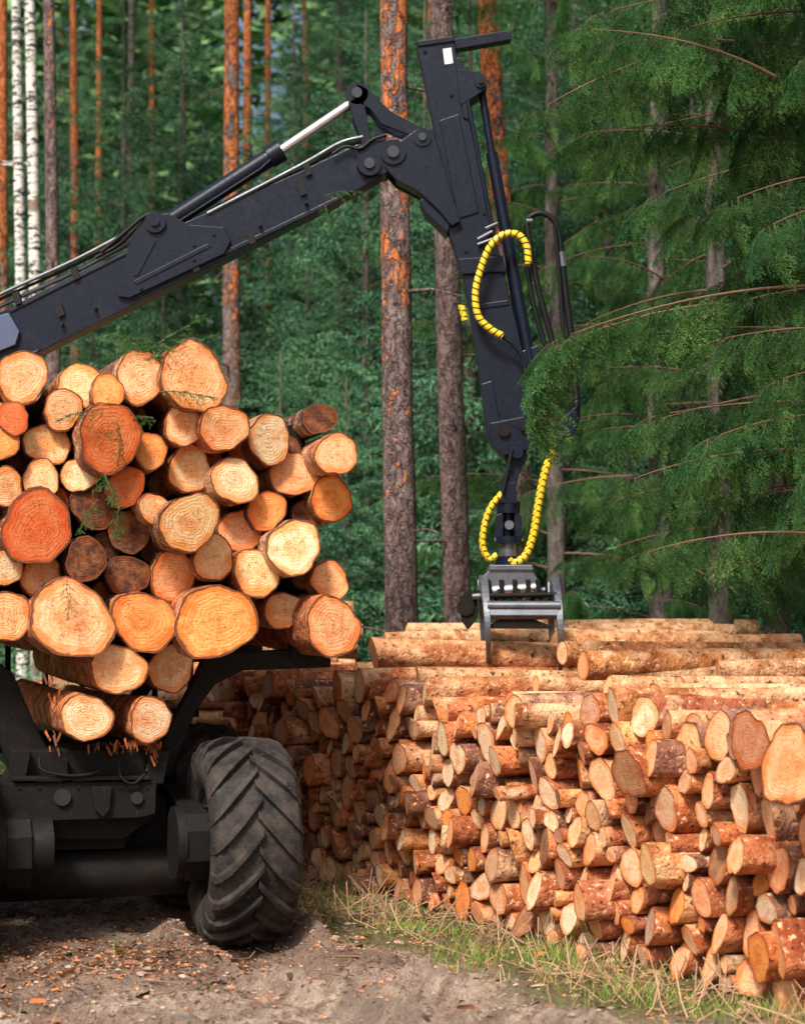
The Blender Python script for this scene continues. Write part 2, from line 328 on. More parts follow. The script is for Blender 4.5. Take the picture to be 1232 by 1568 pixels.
def wheel(name,C):
    mb=MB(); seg=72; K=.96
    prof=[(-.20,.33),(-.25,.35),(-.285,.42),(-.30,.50),(-.290,.57),(-.262,.615),(-.20,.632),(-.1,.642),(0,.645),(.1,.642),(.20,.632),(.262,.615),(.290,.57),(.30,.50),(.285,.42),(.25,.35),(.20,.33)]
    def P(w,r,a): return C+RT*w+FWD*(-math.cos(a)*r*K)+Vector((0,0,math.sin(a)*r))
    vs=[P(w,r,2*math.pi*k/seg) for w,r in prof for k in range(seg)]
    n=len(prof)
    mb.add(vs,[(i*seg+k,i*seg+(k+1)%seg,(i+1)*seg+(k+1)%seg,(i+1)*seg+k) for i in range(n-1) for k in range(seg)],0,smooth=True)
    def rs(w):
        w=abs(w)
        return float(np.interp(w,[0,.1,.2,.262,.29,.302],[.645,.642,.632,.612,.565,.52]))
    NL=19
    for s in (-1,1):
        for i in range(NL):
            a0=2*math.pi*(i+(0 if s>0 else .5))/NL
            rows=[]
            ws=[-.015,.05,.12,.19,.25,.285,.302]
            for j,w in enumerate(ws):
                a=a0-(w**.9 if w>0 else w)*1.45 ; hw=(.036+.012*(w/.3))/.66/2*1.35
                h=.048 if w<.25 else (.038 if w<.29 else .012)
                h*=U(.92,1.04)
                rb=rs(w)-.012; rt=rs(w)+h
                rows.append([P(s*w,rb,a-hw*1.25),P(s*w,rt,a-hw),P(s*w,rt,a+hw),P(s*w,rb,a+hw*1.25)])
            v=[q for r_ in rows for q in r_]
            f=[(4*j+k,4*j+k+1,4*j+k+5,4*j+k+4) for j in range(len(ws)-1) for k in range(3)]+[(0,1,2,3),(4*len(ws)-4,4*len(ws)-3,4*len(ws)-2,4*len(ws)-1)]
            mb.add(v,f,0)
    for s in (-1,1):
        tube(mb,[C+RT*(s*.22),C+RT*(s*.16)],.345,40,1); tube(mb,[C+RT*(s*.26),C+RT*(s*.1)],.15,24,1)
        for i in range(8):
            a=i*math.pi/4; q=P(s*.225,.23,a); tube(mb,[q,q+RT*(s*.03)],.018,6,1)
    mb.build(name,[RUB,DARK],fw,.006)
wheel('rear_wheel_right',WC); wheel('rear_wheel_left',WC-RT*1.95)
wheel('front_bogie_wheel_right',WC+FWD*1.5); wheel('front_bogie_wheel_left',WC-RT*1.95+FWD*1.5)
mb=MB()
for s in (0,1):
    c=WC-RT*(.40 if s==0 else 1.55)
    prism(mb,[c+FWD*a+Vector((0,0,b)) for a,b in ((-.22,-.1),(-.12,-.24),(.6,-.16),(1.6,-.24),(1.75,0),(1.6,.2),(.75,.32),(-.12,.2),(-.22,.1))],RT*(-.0+.16))
    tube(mb,[c+RT*-.02,c+RT*.3],.2,24); tube(mb,[c-RT*.06,c+RT*.0],.24,24)
tube(mb,[WC+FWD*.75-RT*.4,WC+FWD*.75-RT*1.5],.16,16)
box(mb,M,-1.0,.05,.5,.9,.38,.9); tube(mb,[M(-1.3,.35,.42),M(.1,.35,.42)],.17,20)
tube(mb,[M(-1.2,1.5,.7),M(.2,1.5,.7)],.3,20)
mb.build('bogie_axle',[DARK],fw,.006)
mb=MB()
for i in range(9): 
    u=-1.75+i*.32; box(mb,M,u,u+.05,4.05,4.1,1.3,3.2)
for z in (1.25,2.2,3.2): box(mb,M,-1.8,.9,4.0,4.05,z,z+.08)
mb.build('headboard',[DARK],fw,.006)

# ------------------------------------------------------------ crane
cr=empty('loader_crane'); DC=15.0
def C(px,py,dy=0): 
    p=W(px,py,DC); p.y+=dy; return p
def plate(mb,pts,y0,y1,mat=0): prism(mb,[C(x,y,y0) for x,y in pts],(0,y1-y0,0),mat)
def pin(mb,x,y,rpx,y0,y1,mat=0,seg=20): tube(mb,[C(x,y,y0),C(x,y,y1)],rpx/184,seg,mat)
mb=MB()
plate(mb,[(-260,648),(-260,600),(20,474),(220,374),(460,268),(548,226),(590,232),(600,262),(575,280),(520,310),(350,398),(66,541),(-200,668)],-.11,.11)
plate(mb,[(-260,655),(-200,672),(60,546),(66,538),(-255,645)],-.125,.125)
plate(mb,[(200,466),(520,312),(518,306),(198,459)],-.122,.122)
plate(mb,[(20,478),(200,388),(201,393),(21,483)],-.122,.122)
for a in ((-.15,-.112),(.112,.15)):
    plate(mb,[(183,448),(207,365),(228,335),(262,333),(292,350),(345,354),(356,374),(346,394),(202,461),(186,459)],*a)
plate(mb,[(208,436),(322,378),(326,384),(214,441)],-.158,-.148)
plate(mb,[(208,428),(240,372),(244,374),(216,428)],-.158,-.148)
pin(mb,242,347,16,-.18,.18); pin(mb,242,347,7,-.20,.20)
plate(mb,[(-40,500),(20,484),(36,512),(30,532),(-40,560)],-.16,.16,1)
plate(mb,[(548,232),(575,222),(612,222),(624,246),(590,272),(560,276),(546,262)],-.145,.145)
for x,y in ((100,500),(150,476),(300,402),(400,350),(470,316),(300,380),(330,364),(220,446)): pin(mb,x,y,3,-.165,-.10,0,8)
mb.build('inner_boom',[PAINT,m_steel('blue_grey_paint',(.04,.06,.12),(.09,.12,.2),.4)],cr,.008)
mb=MB()
tube(mb,[C(262,338),C(428,232)],14/184,20); tube(mb,[C(412,242),C(431,230)],17/184,20)
tube(mb,[C(428,232),C(534,161)],7.5/184,16,1); pin(mb,256,341,15,-.06,.06)
tube(mb,[C(262,350,-.05),C(400,262,-.07),C(424,240,-.07)],.012,8)
tube(mb,[C(300,345),C(380,298)],10/184,14)
mb.build('lift_cylinder',[PAINT,CHROME],cr,.003)
mb=MB()
pin(mb,547,149,17,-.12,.12); pin(mb,547,149,8,-.15,.15,1)
for a in ((-.12,-.085),(.085,.12)):
    plate(mb,[(536,160),(556,152),(566,205),(580,255),(570,268),(556,266),(553,220),(540,185)],*a)
    plate(mb,[(545,133),(560,140),(598,176),(655,207),(655,226),(630,214),(584,196),(566,172),(552,166)],*a)
plate(mb,[(575,194),(592,202),(584,246),(568,246)],-.05,.05)
pin(mb,566,258,18,-.17,.17); pin(mb,566,258,8,-.19,.19,1)
pin(mb,602,241,19,-.18,.18); pin(mb,602,241,9,-.20,.20,1)
pin(mb,646,218,14,-.172,.172); pin(mb,646,218,6,-.19,.19,1)
mb.build('knuckle_links',[PAINT,m_steel('pin_steel',(.03,.03,.035),(.07,.07,.08),.35,.5)],cr,.006)
mb=MB()
for a in ((-.16,-.112),(.112,.16)):
    plate(mb,[(588,232),(612,224),(640,204),(662,206),(690,300),(704,345),(690,352),(672,330),(640,300),(606,282),(588,262)],*a)
plate(mb,[(600,242),(660,216),(668,330),(640,298),(606,280)],-.08,.08)
plate(mb,[(637,70),(694,62),(700,108),(712,165),(752,345),(766,402),(702,407),(690,370),(676,330),(664,200),(650,130)],-.105,.105)
plate(mb,[(698,112),(728,116),(742,124),(744,142),(730,152),(704,168)],-.13,.13)
pin(mb,735,133,9,-.15,.15); pin(mb,735,133,4,-.17,.17,1)
plate(mb,[(686,64),(774,50),(782,54),(782,64),(758,68),(690,80)],-.06,.06)
plate(mb,[(672,190),(702,180),(732,330),(700,340)],-.118,-.10)
plate(mb,[(642,312),(668,300),(690,345),(684,362),(650,330)],-.13,.13)
plate(mb,[(637,70),(694,62),(696,70),(640,78)],-.12,.12)
plate(mb,[(696,96),(706,95),(716,150),(716,190),(708,186)],-.125,-.10)
for x,y in ((650,84),(690,150),(680,200),(720,300),(712,388),(755,392),(704,352),(740,330)): pin(mb,x,y,3,-.12,-.10,1,8)
mb.add([C(677,82,-.125),C(690,80,-.125),C(693,103,-.112),C(680,105,-.112)],[(0,1,2,3)],2)
mb.build('outer_boom',[PAINT,DARK,WHITE,GREY],cr,.008)
mb=MB()
plate(mb,[(704,400),(764,398),(790,500),(812,600),(816,664),(800,676),(755,684),(744,668),(737,600),(722,500)],-.085,.085)
plate(mb,[(700,400),(768,396),(774,420),(706,424)],-.115,.115)
plate(mb,[(736,590),(752,585),(770,672),(756,684),(744,668)],-.10,.10)
plate(mb,[(748,650),(800,640),(816,664),(806,690),(770,700),(752,684)],-.11,.11)
plate(mb,[(722,470),(776,462),(779,470),(724,478)],-.095,.095)
pin(mb,770,662,9,-.14,.14,1); pin(mb,800,655,7,-.14,.14,1)
tube(mb,[C(737,140,-.02),C(752,235,-.02)],6/184,12); tube(mb,[C(752,235,-.02),C(812,560,-.02)],9/184,14)
tube(mb,[C(742,160,.06),C(800,540,.06)],5/184,10)
tube(mb,[C(715,160,-.12),C(755,370,-.12)],3.5/184,8)
plate(mb,[(795,540),(822,530),(838,600),(812,610)],-.06,.06)
plate(mb,[(862,640),(886,618),(888,640),(876,668),(860,672)],-.05,.05)
for (xa,ya,xb,yb) in ((730,372,752,360),(730,380,752,372),(742,356,760,348)):
    tube(mb,[C(xa,ya,-.14),C(xb,yb,-.14)],.018,8,2)
mb.build('telescopic_boom',[PAINT,DARK,GREY],cr,.007)
mb=MB()
def hose(pts,r,mat=0,dy=-.16): tube(mb,catmull([C(p[0],p[1],p[2] if len(p)>2 else dy) for p in pts],7),r,10,mat)
hose([(804,350),(810,338),(826,333),(843,342),(852,362),(857,400)],.024)
hose([(857,400),(862,450),(870,510),(876,570),(880,625)],.032)
hose([(804,350),(812,400),(822,450),(838,510),(850,560)],.026); hose([(806,415),(815,470),(832,530)],.022,0,-.1)
hose([(845,352),(852,420),(858,500),(866,560)],.016,0,-.2)
tube(mb,[C(856,392,-.16),C(859,414,-.16)],.036,12,2); tube(mb,[C(803,345,-.16),C(812,345,-.16)],.026,10,2)
hose([(806,412),(803,385),(790,368),(768,368),(748,386),(734,420),(726,455),(730,490),(748,510),(767,521)],.030,1,-.22)
hose([(767,521),(785,535),(800,560),(800,600)],.016,0,-.2)
hose([(706,466),(709,478),(712,490)],.03,1,.02)
hose([(846,690),(834,720),(824,765),(816,815),(804,850),(786,862),(778,856)],.034,1,-.08)
hose([(768,756),(752,775),(742,800),(738,835),(748,856),(760,850)],.028,1,-.06)
hose([(866,660),(852,680),(846,692)],.022,0,-.08); hose([(782,690),(776,720),(768,756)],.016,0,-.12)
for o_,rr,m_ in ((-2,.018,2),(7,.014,0),(13,.017,2)):
    hose([(-60,500-o_),(20,460-o_),(118,415-o_),(200,372-o_)],rr,m_,-.05-o_*.004)
    hose([(320,338-o_*.5),(460,272-o_),(520,238-o_),(556,228-o_)],rr,m_,-.06-o_*.004)
hose([(160,392),(196,362),(222,340),(240,332)],.018); hose([(150,398),(186,378),(212,352)],.016,0,-.1)
hose([(510,243),(530,232),(552,235),(570,222),(592,214)],.014)
for x,y in ((118,424),(470,266),(95,480),(462,296),(30,462),(300,412),(385,370)):
    plate(mb,[(x-6,y-8),(x+4,y-12),(x+9,y+6),(x,y+10)],-.14,-.08)
mb.build('hydraulic_hoses',[BLK,HOSE,GREY],cr)
mb=MB()
plate(mb,[(766,684),(804,680),(806,700),(796,722),(788,742),(776,752),(766,745),(766,735),(776,716)],-.06,.06)
pin(mb,778,742,12,-.09,.09); pin(mb,790,695,9,-.12,.12)
plate(mb,[(768,740),(788,740),(790,772),(766,772)],-.10,-.06); plate(mb,[(768,740),(788,740),(790,772),(766,772)],.06,.10)
tube(mb,[C(778,768),C(778,786)],18/184,20); 
for s in (-1,1): plate(mb,[(778+s*8,784),(778+s*19,790),(778+s*20,822),(778+s*9,826)],-.07,.07)
tube(mb,[C(778,786),C(778,822)],.045,12)
pin(mb,778,805,7,-.13,.13,1)
tube(mb,[C(778,822),C(778,832)],22/184,24); tube(mb,[C(778,832),C(778,856)],15/184,24,1); tube(mb,[C(778,852),C(778,866)],20/184,24)
for s in (-18,18): pin(mb,778+s,826,4,-.05,.05,1)
mb.build('rotator',[PAINT,GREY],cr,.005)
mb=MB()
plate(mb,[(752,868),(808,868),(820,886),(824,900),(730,904),(734,888)],-.17,.17)
plate(mb,[(748,866),(812,866),(814,874),(746,874)],-.19,.19)
tube(mb,[C(722,914,-.13),C(832,904,-.13)],.028,12); tube(mb,[C(722,914,.13),C(832,904,.13)],.028,12)
for x in (745,765,785,805,820): plate(mb,[(x-3,888),(x+4,888),(x+5,918),(x-3,920)],-.22,-.15,1)
tube(mb,[C(752,905,-.16),C(822,900,-.16)],.04,14,2)
for s in (-1,1):
    for (xa,ya) in ((738,0),(846,4)):
        path=[(.10,895+ya),(.26,908+ya),(.40,935+ya),(.44,965+ya),(.38,995+ya),(.22,1022+ya)]
        cp=catmull([C(xa+(3 if xa>800 else 3)*i*.5,y,s*o) for i,(o,y) in enumerate(path)],5)
        hw=.036; V=[]
        for i,p in enumerate(cp):
            t=i/(len(cp)-1); th=.085*(1-t*.75)
            T_=(cp[min(i+1,len(cp)-1)]-cp[max(i-1,0)]).normalized(); nrm=Vector((1,0,0)).cross(T_).normalized()
            w_=hw*(1-.55*t)
            V+= [p+Vector((-w_,0,0))-nrm*th,p+Vector((w_,0,0))-nrm*th,p+Vector((w_,0,0))+nrm*th*.6,p+Vector((-w_,0,0))+nrm*th*.6]
        n=len(cp); mb.add(V,[(4*i+k,4*i+(k+1)%4,4*i+4+(k+1)%4,4*i+4+k) for i in range(n-1) for k in range(4)]+[(0,1,2,3),(4*n-4,4*n-3,4*n-2,4*n-1)],0)
        tube(mb,[C(xa-4,908+ya,s*.14),C(xa+6,908+ya,s*.14)],.085,18,1)
    prism(mb,[C(742,y,s*o) for o,y in ((.36,926),(.45,930),(.47,942),(.44,948),(.38,946),(.37,936))],C(848,922)-C(742,922))
    tube(mb,[C(742,928,s*.43),C(850,928,s*.43)],.04,14)
    tube(mb,[C(746,913,s*.34),C(846,911,s*.34)],.02,12,1)
    for x in (762,790,818): tube(mb,[C(x,905,s*.2),C(x,926,s*.38)],.024,8,1)
plate(mb,[(704,916),(712,905),(722,906),(730,920),(728,950),(716,964),(706,950)],-.10,.10,1); tube(mb,[C(712,930,-.12),C(712,930,.12)],.07,20,1)
plate(mb,[(760,948),(812,948),(838,958),(838,962),(744,962),(744,957)],-.42,-.36,1)
mb.build('grapple',[GREY,DARK,CHROME],cr,.005)
mb=MB()
b=C(-245,640); 
tube(mb,[Vector((b.x,b.y,1.0)),Vector((b.x,b.y,b.z))],.2,24); box(mb,lambda x,y,z:Vector((b.x+x,b.y+y,z)),-.4,.6,-.4,.4,.8,1.1)
pin(mb,-245,635,40,-.2,.2)
mb.build('slewing_column',[PAINT],cr,.01)

# ------------------------------------------------------------ log stacks
def pack(length,Hf,rmin,rmax,maxn=900,ex=1.3):
    xs=np.arange(rmax,length-rmax,.03); cx=np.zeros(0);cz=np.zeros(0);cr_=np.zeros(0); fail=0
    Hx=np.array([Hf(x) for x in xs])
    while len(cx)<maxn and fail<12:
        r=rmin+(rmax-rmin)*random.random()**ex
        z=np.full(len(xs),r)
        if len(cx):
            dx=np.abs(xs[:,None]-cx[None]); Rr=(r+cr_)[None]; zz=np.where(dx<Rr,cz[None]+np.sqrt(np.maximum(Rr**2-dx**2,0)),0); z=np.maximum(z,zz.max(1))
        sc=z+np.random.random(len(xs))*.05; sc[z+r>Hx]=99
        i=int(sc.argmin())
        if sc[i]>50: fail+=1; continue
        cx=np.append(cx,xs[i]);cz=np.append(cz,z[i]);cr_=np.append(cr_,r)
    return list(zip(cx,cz,cr_))
np.random.seed(4)
A1=math.radians(20); AX=Vector((math.cos(A1),math.sin(A1),0)); D1=Vector((-.5,.866,0))
P0=Vector((-.73,14.8,0))-D1*8.0
st1=empty('log_stack'); mb=MB()
tints=[(1.,.70,.44)]*5+[(1.,.83,.62)]*7+[(1.,.58,.34)]*4+[ORG]*2+[(.70,.46,.31)]*3+[(.46,.26,.15),(.64,.50,.38)]
def H1(x):
    return 1.62+.05*math.sin(x*2.1)+.05*math.sin(x*5.3)+.10*max(0,min(1,(x-5)/3))
for x,z,r in pack(9.6,H1,.05,.14,1300):
    j=U(-.045,.045)+(U(-.18,.05) if R()<.18 else 0)
    p=P0+D1*(x/.98)+AX*j; p.z=z
    ax=AX+Vector((U(-.02,.02),U(-.12,.06),U(-.03,.03)))
    addlog(mb,p,ax,U(2.7,3.0),r*U(.97,1.04),random.choice(tints),seg=16,tilt=.36,lob=.12)
tops=[(572,1003,14.6,.15,3.0,.02),(640,1040,13.9,.10,2.6,.0),(892,1020,12.7,.11,2.8,.03),(930,1055,12.2,.09,2.9,.06),(670,1072,13.4,.09,2.6,-.02),(780,1075,12.6,.08,2.7,.05),
 (1000,1068,11.6,.085,2.8,.03),(700,985,15.6,.12,2.6,.06),(850,985,15.2,.11,2.2,-.04),(800,968,16.4,.11,2.3,0.),(620,968,16.3,.09,2.6,.02),(1060,1075,11.2,.08,2.6,0.),(590,985,15.5,.09,2.5,.05),(960,1035,12.8,.08,2.7,-.03),(1100,1030,12.6,.08,2.2,.02),(740,1010,14.9,.12,2.4,.0),(860,1000,14.3,.10,2.2,.0),(870,972,16.2,.09,1.6,0.),(545,1030,15.2,.09,2.5,.08),(820,1048,13.3,.07,2.4,-.08),(1040,1050,12.0,.07,2.2,.1)]
for px,py,d,r,L,dz in tops:
    p=W(px,py,d); addlog(mb,p,(math.cos(.25+dz+U(-.03,.03)),math.sin(.25+dz),U(-.02,.01)),L,r,random.choice([CREAM,PALE,PINK]),bark=random.choice([(.74,.38,.17),(.68,.28,.10),(.80,.48,.25)]),seg=18,tilt=.3)
for px,py,d,r,tt in ((1156,1135,9.9,.18,(.56,.30,.18)),(1216,1172,9.35,.24,PINK),(970,1185,10.9,.16,(.50,.27,.16)),(1060,1140,10.7,.14,CREAM),(1192,1110,10.3,.12,PALE),(1170,1465,9.9,.15,ORG),(1200,1455,9.75,.15,PINK),(1135,1310,10.0,.12,CREAM),(895,1382,11.3,.13,PINK),(1000,1325,10.7,.12,CREAM)):
    p=W(px,py,d); addlog(mb,p-AX*.04,AX+Vector((0,U(-.14,-.04),0)),2.8,r,tt,seg=24,tilt=.25,lob=.12)
mb.build('stacked_logs',[BARK,CUT],st1,fix=False)
st2=empty('log_stack'); mb=MB()
def H2(x): return 1.55+1.0*max(0,min(1,(x-1.6)/1.6))+.04*math.sin(x*4)
for x,z,r in pack(4.6,H2,.07,.13):
    p=Vector((-3.35-.1*x+U(-.2,.2),16.9+x,z)); addlog(mb,p,(1,.06+U(-.02,.02),U(-.01,.01)),2.9+U(-.2,.2),r,random.choice([CREAM,PINK,ORG]),bark=random.choice([(.74,.34,.15),(.68,.26,.10),(.80,.48,.25)]),seg=14)
mb.build('stacked_logs_rear',[BARK,CUT],st2,fix=False)

# ------------------------------------------------------------ ground
def spaced(lo,hi,f0,f1,step,grow=1.18):
    a=list(np.arange(f0,f1,step)); s=step; x=f1; hiL=[]
    while x<hi: hiL.append(x); s*=grow; x+=s
    hiL.append(hi); s=step; x=f0-step; lo_=[]
    while x>lo: lo_.append(x); s*=grow; x-=s
    lo_.append(lo); return np.array(lo_[::-1]+a+hiL)
gx=spaced(-400,400,-4.0,3.0,.02); gy=spaced(-100,600,8.9,14.2,.02)
X,Y=np.meshgrid(gx,gy)
def frontn(x,y): return (x+.73)*.866+(y-14.8)*.5
def ruts(x,y):
    c=(x+1.05)*ct+(y-12)*st -.22*np.maximum(0,11.6-y)**1.5
    return np.exp(-(c/.26)**4)+np.exp(-((c+1.95)/.26)**4), c
def gz(x,y):
    rt,c=ruts(x,y); n=frontn(x,y); w=np.clip((y-6)/2,0,1)*np.clip((17-y)/3,0,1)
    edge=np.clip(-n/1.2,0,1)
    f1=np.abs(vn(x,y,.13,3)-.5)*2; f2=np.abs(vn(x,y,.06,4)-.5)*2
    z=(vn(x,y,.9,1)-.5)*.07+(vn(x,y,.30,2)-.5)*.05+((.4-f1)*.04+(.4-f2)*.028)*edge
    lug=.022*np.sign(np.sin((y)*2*np.pi/.22+np.abs(c)*9))
    ridge=np.exp(-((np.abs(c)-.42)/.10)**2)*.15
    z=z*(edge*.9+.1)+w*(-rt*(.09+lug*edge)+ridge*edge*vn(x,y,.3,5)*1.3)
    return z+np.clip((y-26)/60,0,3)*1.5
Z=gz(X,Y)
me=bpy.data.meshes.new('ground'); nx,ny=len(gx),len(gy)
co=np.stack([X,Y,Z],-1).reshape(-1,3)
ii=np.arange(nx*ny).reshape(ny,nx); fc=np.stack([ii[:-1,:-1],ii[:-1,1:],ii[1:,1:],ii[1:,:-1]],-1).reshape(-1,4)
me.from_pydata(co.tolist(),[],fc.tolist()); me.materials.append(SOIL)
me.polygons.foreach_set('use_smooth',np.ones(len(fc),dtype=bool))
n=frontn(X,Y); nn=vn(X,Y,.6,7)
gm=np.clip((n+1.15+.9*(nn-.5))/.25,0,1)*np.clip((Y-9)/1,0,1)
fm=np.clip((Y-17.5)/1.5,0,1); fm=np.maximum(fm,np.clip((n-3.5)/1,0,1)); fm=np.maximum(fm,np.clip((-X-5)/1,0,1)*.6)
bm_=np.clip(1.2-np.abs(Y-11.4)/1.1,0,1)*np.clip(1.2-np.abs(X+1.9)/1.9,0,1)
rt_,c_=ruts(X,Y); bm_=np.maximum(bm_,rt_*.45)
cc=np.stack([gm,fm,np.clip(bm_*1.15,0,1),np.ones_like(gm)],-1).reshape(-1)
ca=me.color_attributes.new('col','FLOAT_COLOR','POINT'); ca.data.foreach_set('color',cc.astype(np.float32))
link(bpy.data.objects.new('ground',me))
def G(x,y): return float(gz(np.array([x]),np.array([y]))[0])

def tris_obj(name,V,col,mat,parent=None,lnk=True,extra=None):
    n=len(V)//3; me=bpy.data.meshes.new(name); me.vertices.add(3*n); me.vertices.foreach_set('co',V.astype(np.float32).ravel())
    me.loops.add(3*n); me.loops.foreach_set('vertex_index',np.arange(3*n,dtype=np.int32))
    me.polygons.add(n); me.polygons.foreach_set('loop_start',np.arange(0,3*n,3,dtype=np.int32)); me.polygons.foreach_set('loop_total',np.full(n,3,dtype=np.int32))
    ca=me.color_attributes.new('col','FLOAT_COLOR','POINT'); ca.data.foreach_set('color',col.astype(np.float32).ravel())
    for m in (mat if isinstance(mat,list) else [mat]): me.materials.append(m)
    if extra is not None: me.polygons.foreach_set('material_index',extra.astype(np.int32))
    me.update()
    o=bpy.data.objects.new(name,me)
    if lnk: link(o,parent)
    return o
k=NT('grass_blade'); a_=k.attr(); d_=k.n('BsdfDiffuse',{'Color':a_.outputs[0]}); t_=k.n('BsdfTranslucent',{'Color':a_.outputs[0]}); mm=k.n('MixShader',{0:.3,1:d_.outputs[0],2:t_.outputs[0]}); k.t.links.new(mm.outputs[0],k.out.inputs[0]); GRASS=k.m
N=80000; x=rng.uniform(-2.5,4,N); y=rng.uniform(8.8,16.8,N); n=frontn(x,y)
keep=(n>-1.15+.7*(vn(x,y,.5,8)-.5))&(n<.2)&(rng.random(N)<np.clip(vn(x,y,.35,9)*2.1-.5,.04,1)*np.where(n<-.75,.4,1))
ex=rng.random(N)<.01; keep|=(ex&(n<0)&(vn(x,y,.5,12)>.74))
x=x[keep];y=y[keep];N=len(x); h=rng.uniform(.03,.12,N)*(.6+vn(x,y,.6,10)); h*=np.where(rng.random(N)<.05,2.2,1)
an=rng.uniform(0,6.28,N); z=gz(x,y); b=np.stack([x,y,z-.005],-1); s=np.stack([np.cos(an),np.sin(an),0*an],-1)*.0035
ln=np.stack([rng.normal(0,.55,N)*h,rng.normal(0,.55,N)*h,h],-1)
V=np.stack([b-s,b+s,b+ln],1).reshape(-1,3)
dry=rng.random(N)<np.clip(.35+.5*(vn(x,y,.7,14)-.3),.15,.8); c=np.where(dry[:,None],np.array([.62,.45,.22]),np.array([.19,.37,.06]))*rng.uniform(.55,1.2,(N,1))
tris_obj('grass_verge',V,np.repeat(np.concatenate([c,np.ones((N,1))],1),3,0),GRASS)
mb=MB()
def chip(x,y,s,col,zup=0):
    z=G(x,y)+zup; a=U(0,6.28); dx,dy=math.cos(a)*s,math.sin(a)*s; w=U(.15,.5); zz=U(0,.6)*s
    vs=[(x-dx-dy*w,y-dy+dx*w,z+.004),(x+dx-dy*w*.3,y+dy+dx*w*.3,z+.006),(x+dx*.7+dy*w,y+dy*.7-dx*w,z+zz+.006),(x-dx*.8+dy*w,y-dy*.8-dx*w,z+.012+zz*.5)]
    mb.add(vs,[(0,1,2,3)],0,col=jit(col,.3))
for i in range(7000):
    q=R()
    if q<.5: x,y=random.gauss(-1.9,1.0),random.gauss(11.1,.6)
    elif q<.7: t=U(0,8); pp=P0+D1*t; o=-abs(random.gauss(0,.45)); x,y=pp.x+.866*o,pp.y+.5*o
    else: x,y=U(-3,3),U(9.2,13.5)
    chip(x,y,U(.005,.02) if R()<.93 else U(.02,.06),random.choice([(.30,.14,.08),(.20,.10,.06),(.42,.18,.09),(.42,.28,.18),(.10,.06,.045),(.12,.07,.05),(.60,.21,.07)]))
def clod(x,y,s,col):
    z=G(x,y)+s*.1; n=6; vs=[]
    for zz,rr in ((-.5,.8),(.15,1.),(.6,.55)):
        for k in range(n): a=2*math.pi*k/n; q=rr*s*U(.75,1.2); vs.append((x+math.cos(a)*q,y+math.sin(a)*q,z+zz*s*.7*U(.8,1.1)))
    vs.append((x,y,z+.5*s))
    mb.add(vs,[(i*n+k,i*n+(k+1)%n,(i+1)*n+(k+1)%n,(i+1)*n+k) for i in range(2) for k in range(n)]+[(2*n+k,2*n+(k+1)%n,3*n) for k in range(n)],0,col=jit(col,.15))
for i in range(2600):
    x,y=U(-3.2,2.0),U(9.2,13.2)
    if frontn(x,y)>-.7: continue
    clod(x,y,U(.005,.016) if R()<.95 else U(.016,.035),random.choice([(.42,.31,.235),(.34,.24,.18),(.38,.28,.22),(.26,.18,.13)]))
for i in range(420):
    t=U(0,8.2); pp=P0+D1*t; o=U(-.8,.1); x,y=pp.x+.866*o,pp.y+.5*o; z=G(x,y)+.01; a=U(0,6.28); L=U(.06,.45)
    tube(mb,[(x,y,z),(x+math.cos(a)*L*.5,y+math.sin(a)*L*.5,z+U(0,.08)),(x+math.cos(a)*L,y+math.sin(a)*L,z+U(0,.25))],U(.002,.005),5,0,col=jit((.45,.28,.17),.35),cap=False)
for i in range(70):
    x,y=U(-3,1.5),U(9.3,12.5); z=G(x,y)+.012; a=U(0,6.28); L=U(.05,.3)
    tube(mb,[(x,y,z),(x+math.cos(a)*L*.5,y+math.sin(a)*L*.5,z+U(0,.02)),(x+math.cos(a+.3)*L,y+math.sin(a+.3)*L,z+U(0,.03))],U(.003,.007),5,0,col=jit((.25,.16,.10),.3),cap=False)
k=NT('bark_chips'); k.col(k.attr().outputs[0],.9); k.b.inputs['Specular IOR Level'].default_value=.1; CHIP=k.m
mb.build('bark_debris',[CHIP],None,fix=False)
mb=MB()
for i in range(90):
    px,py=random.choice([(random.gauss(88,8),random.gauss(1095,26)),(random.gauss(190,30),random.gauss(1143,4)),(random.gauss(238,4),random.gauss(1155,14))])
    p=OP(px,py,U(-.02,.1)); s=U(.012,.045); a=U(-.5,.5)
    dv=Vector((math.sin(a)*s,U(-.3,.3)*s,math.cos(a)*s)); sd=Vector((math.cos(a),0,-math.sin(a)))*s*.25
    mb.add([p-dv-sd*.3,p-dv*.8+sd,p+dv+sd*.5,p+dv*.7-sd],[(0,1,2,3)],0,col=jit(random.choice([(.42,.12,.03),(.25,.08,.03),(.12,.05,.03)]),.3))
mb.build('bark_shreds',[CHIP],load,fix=False)

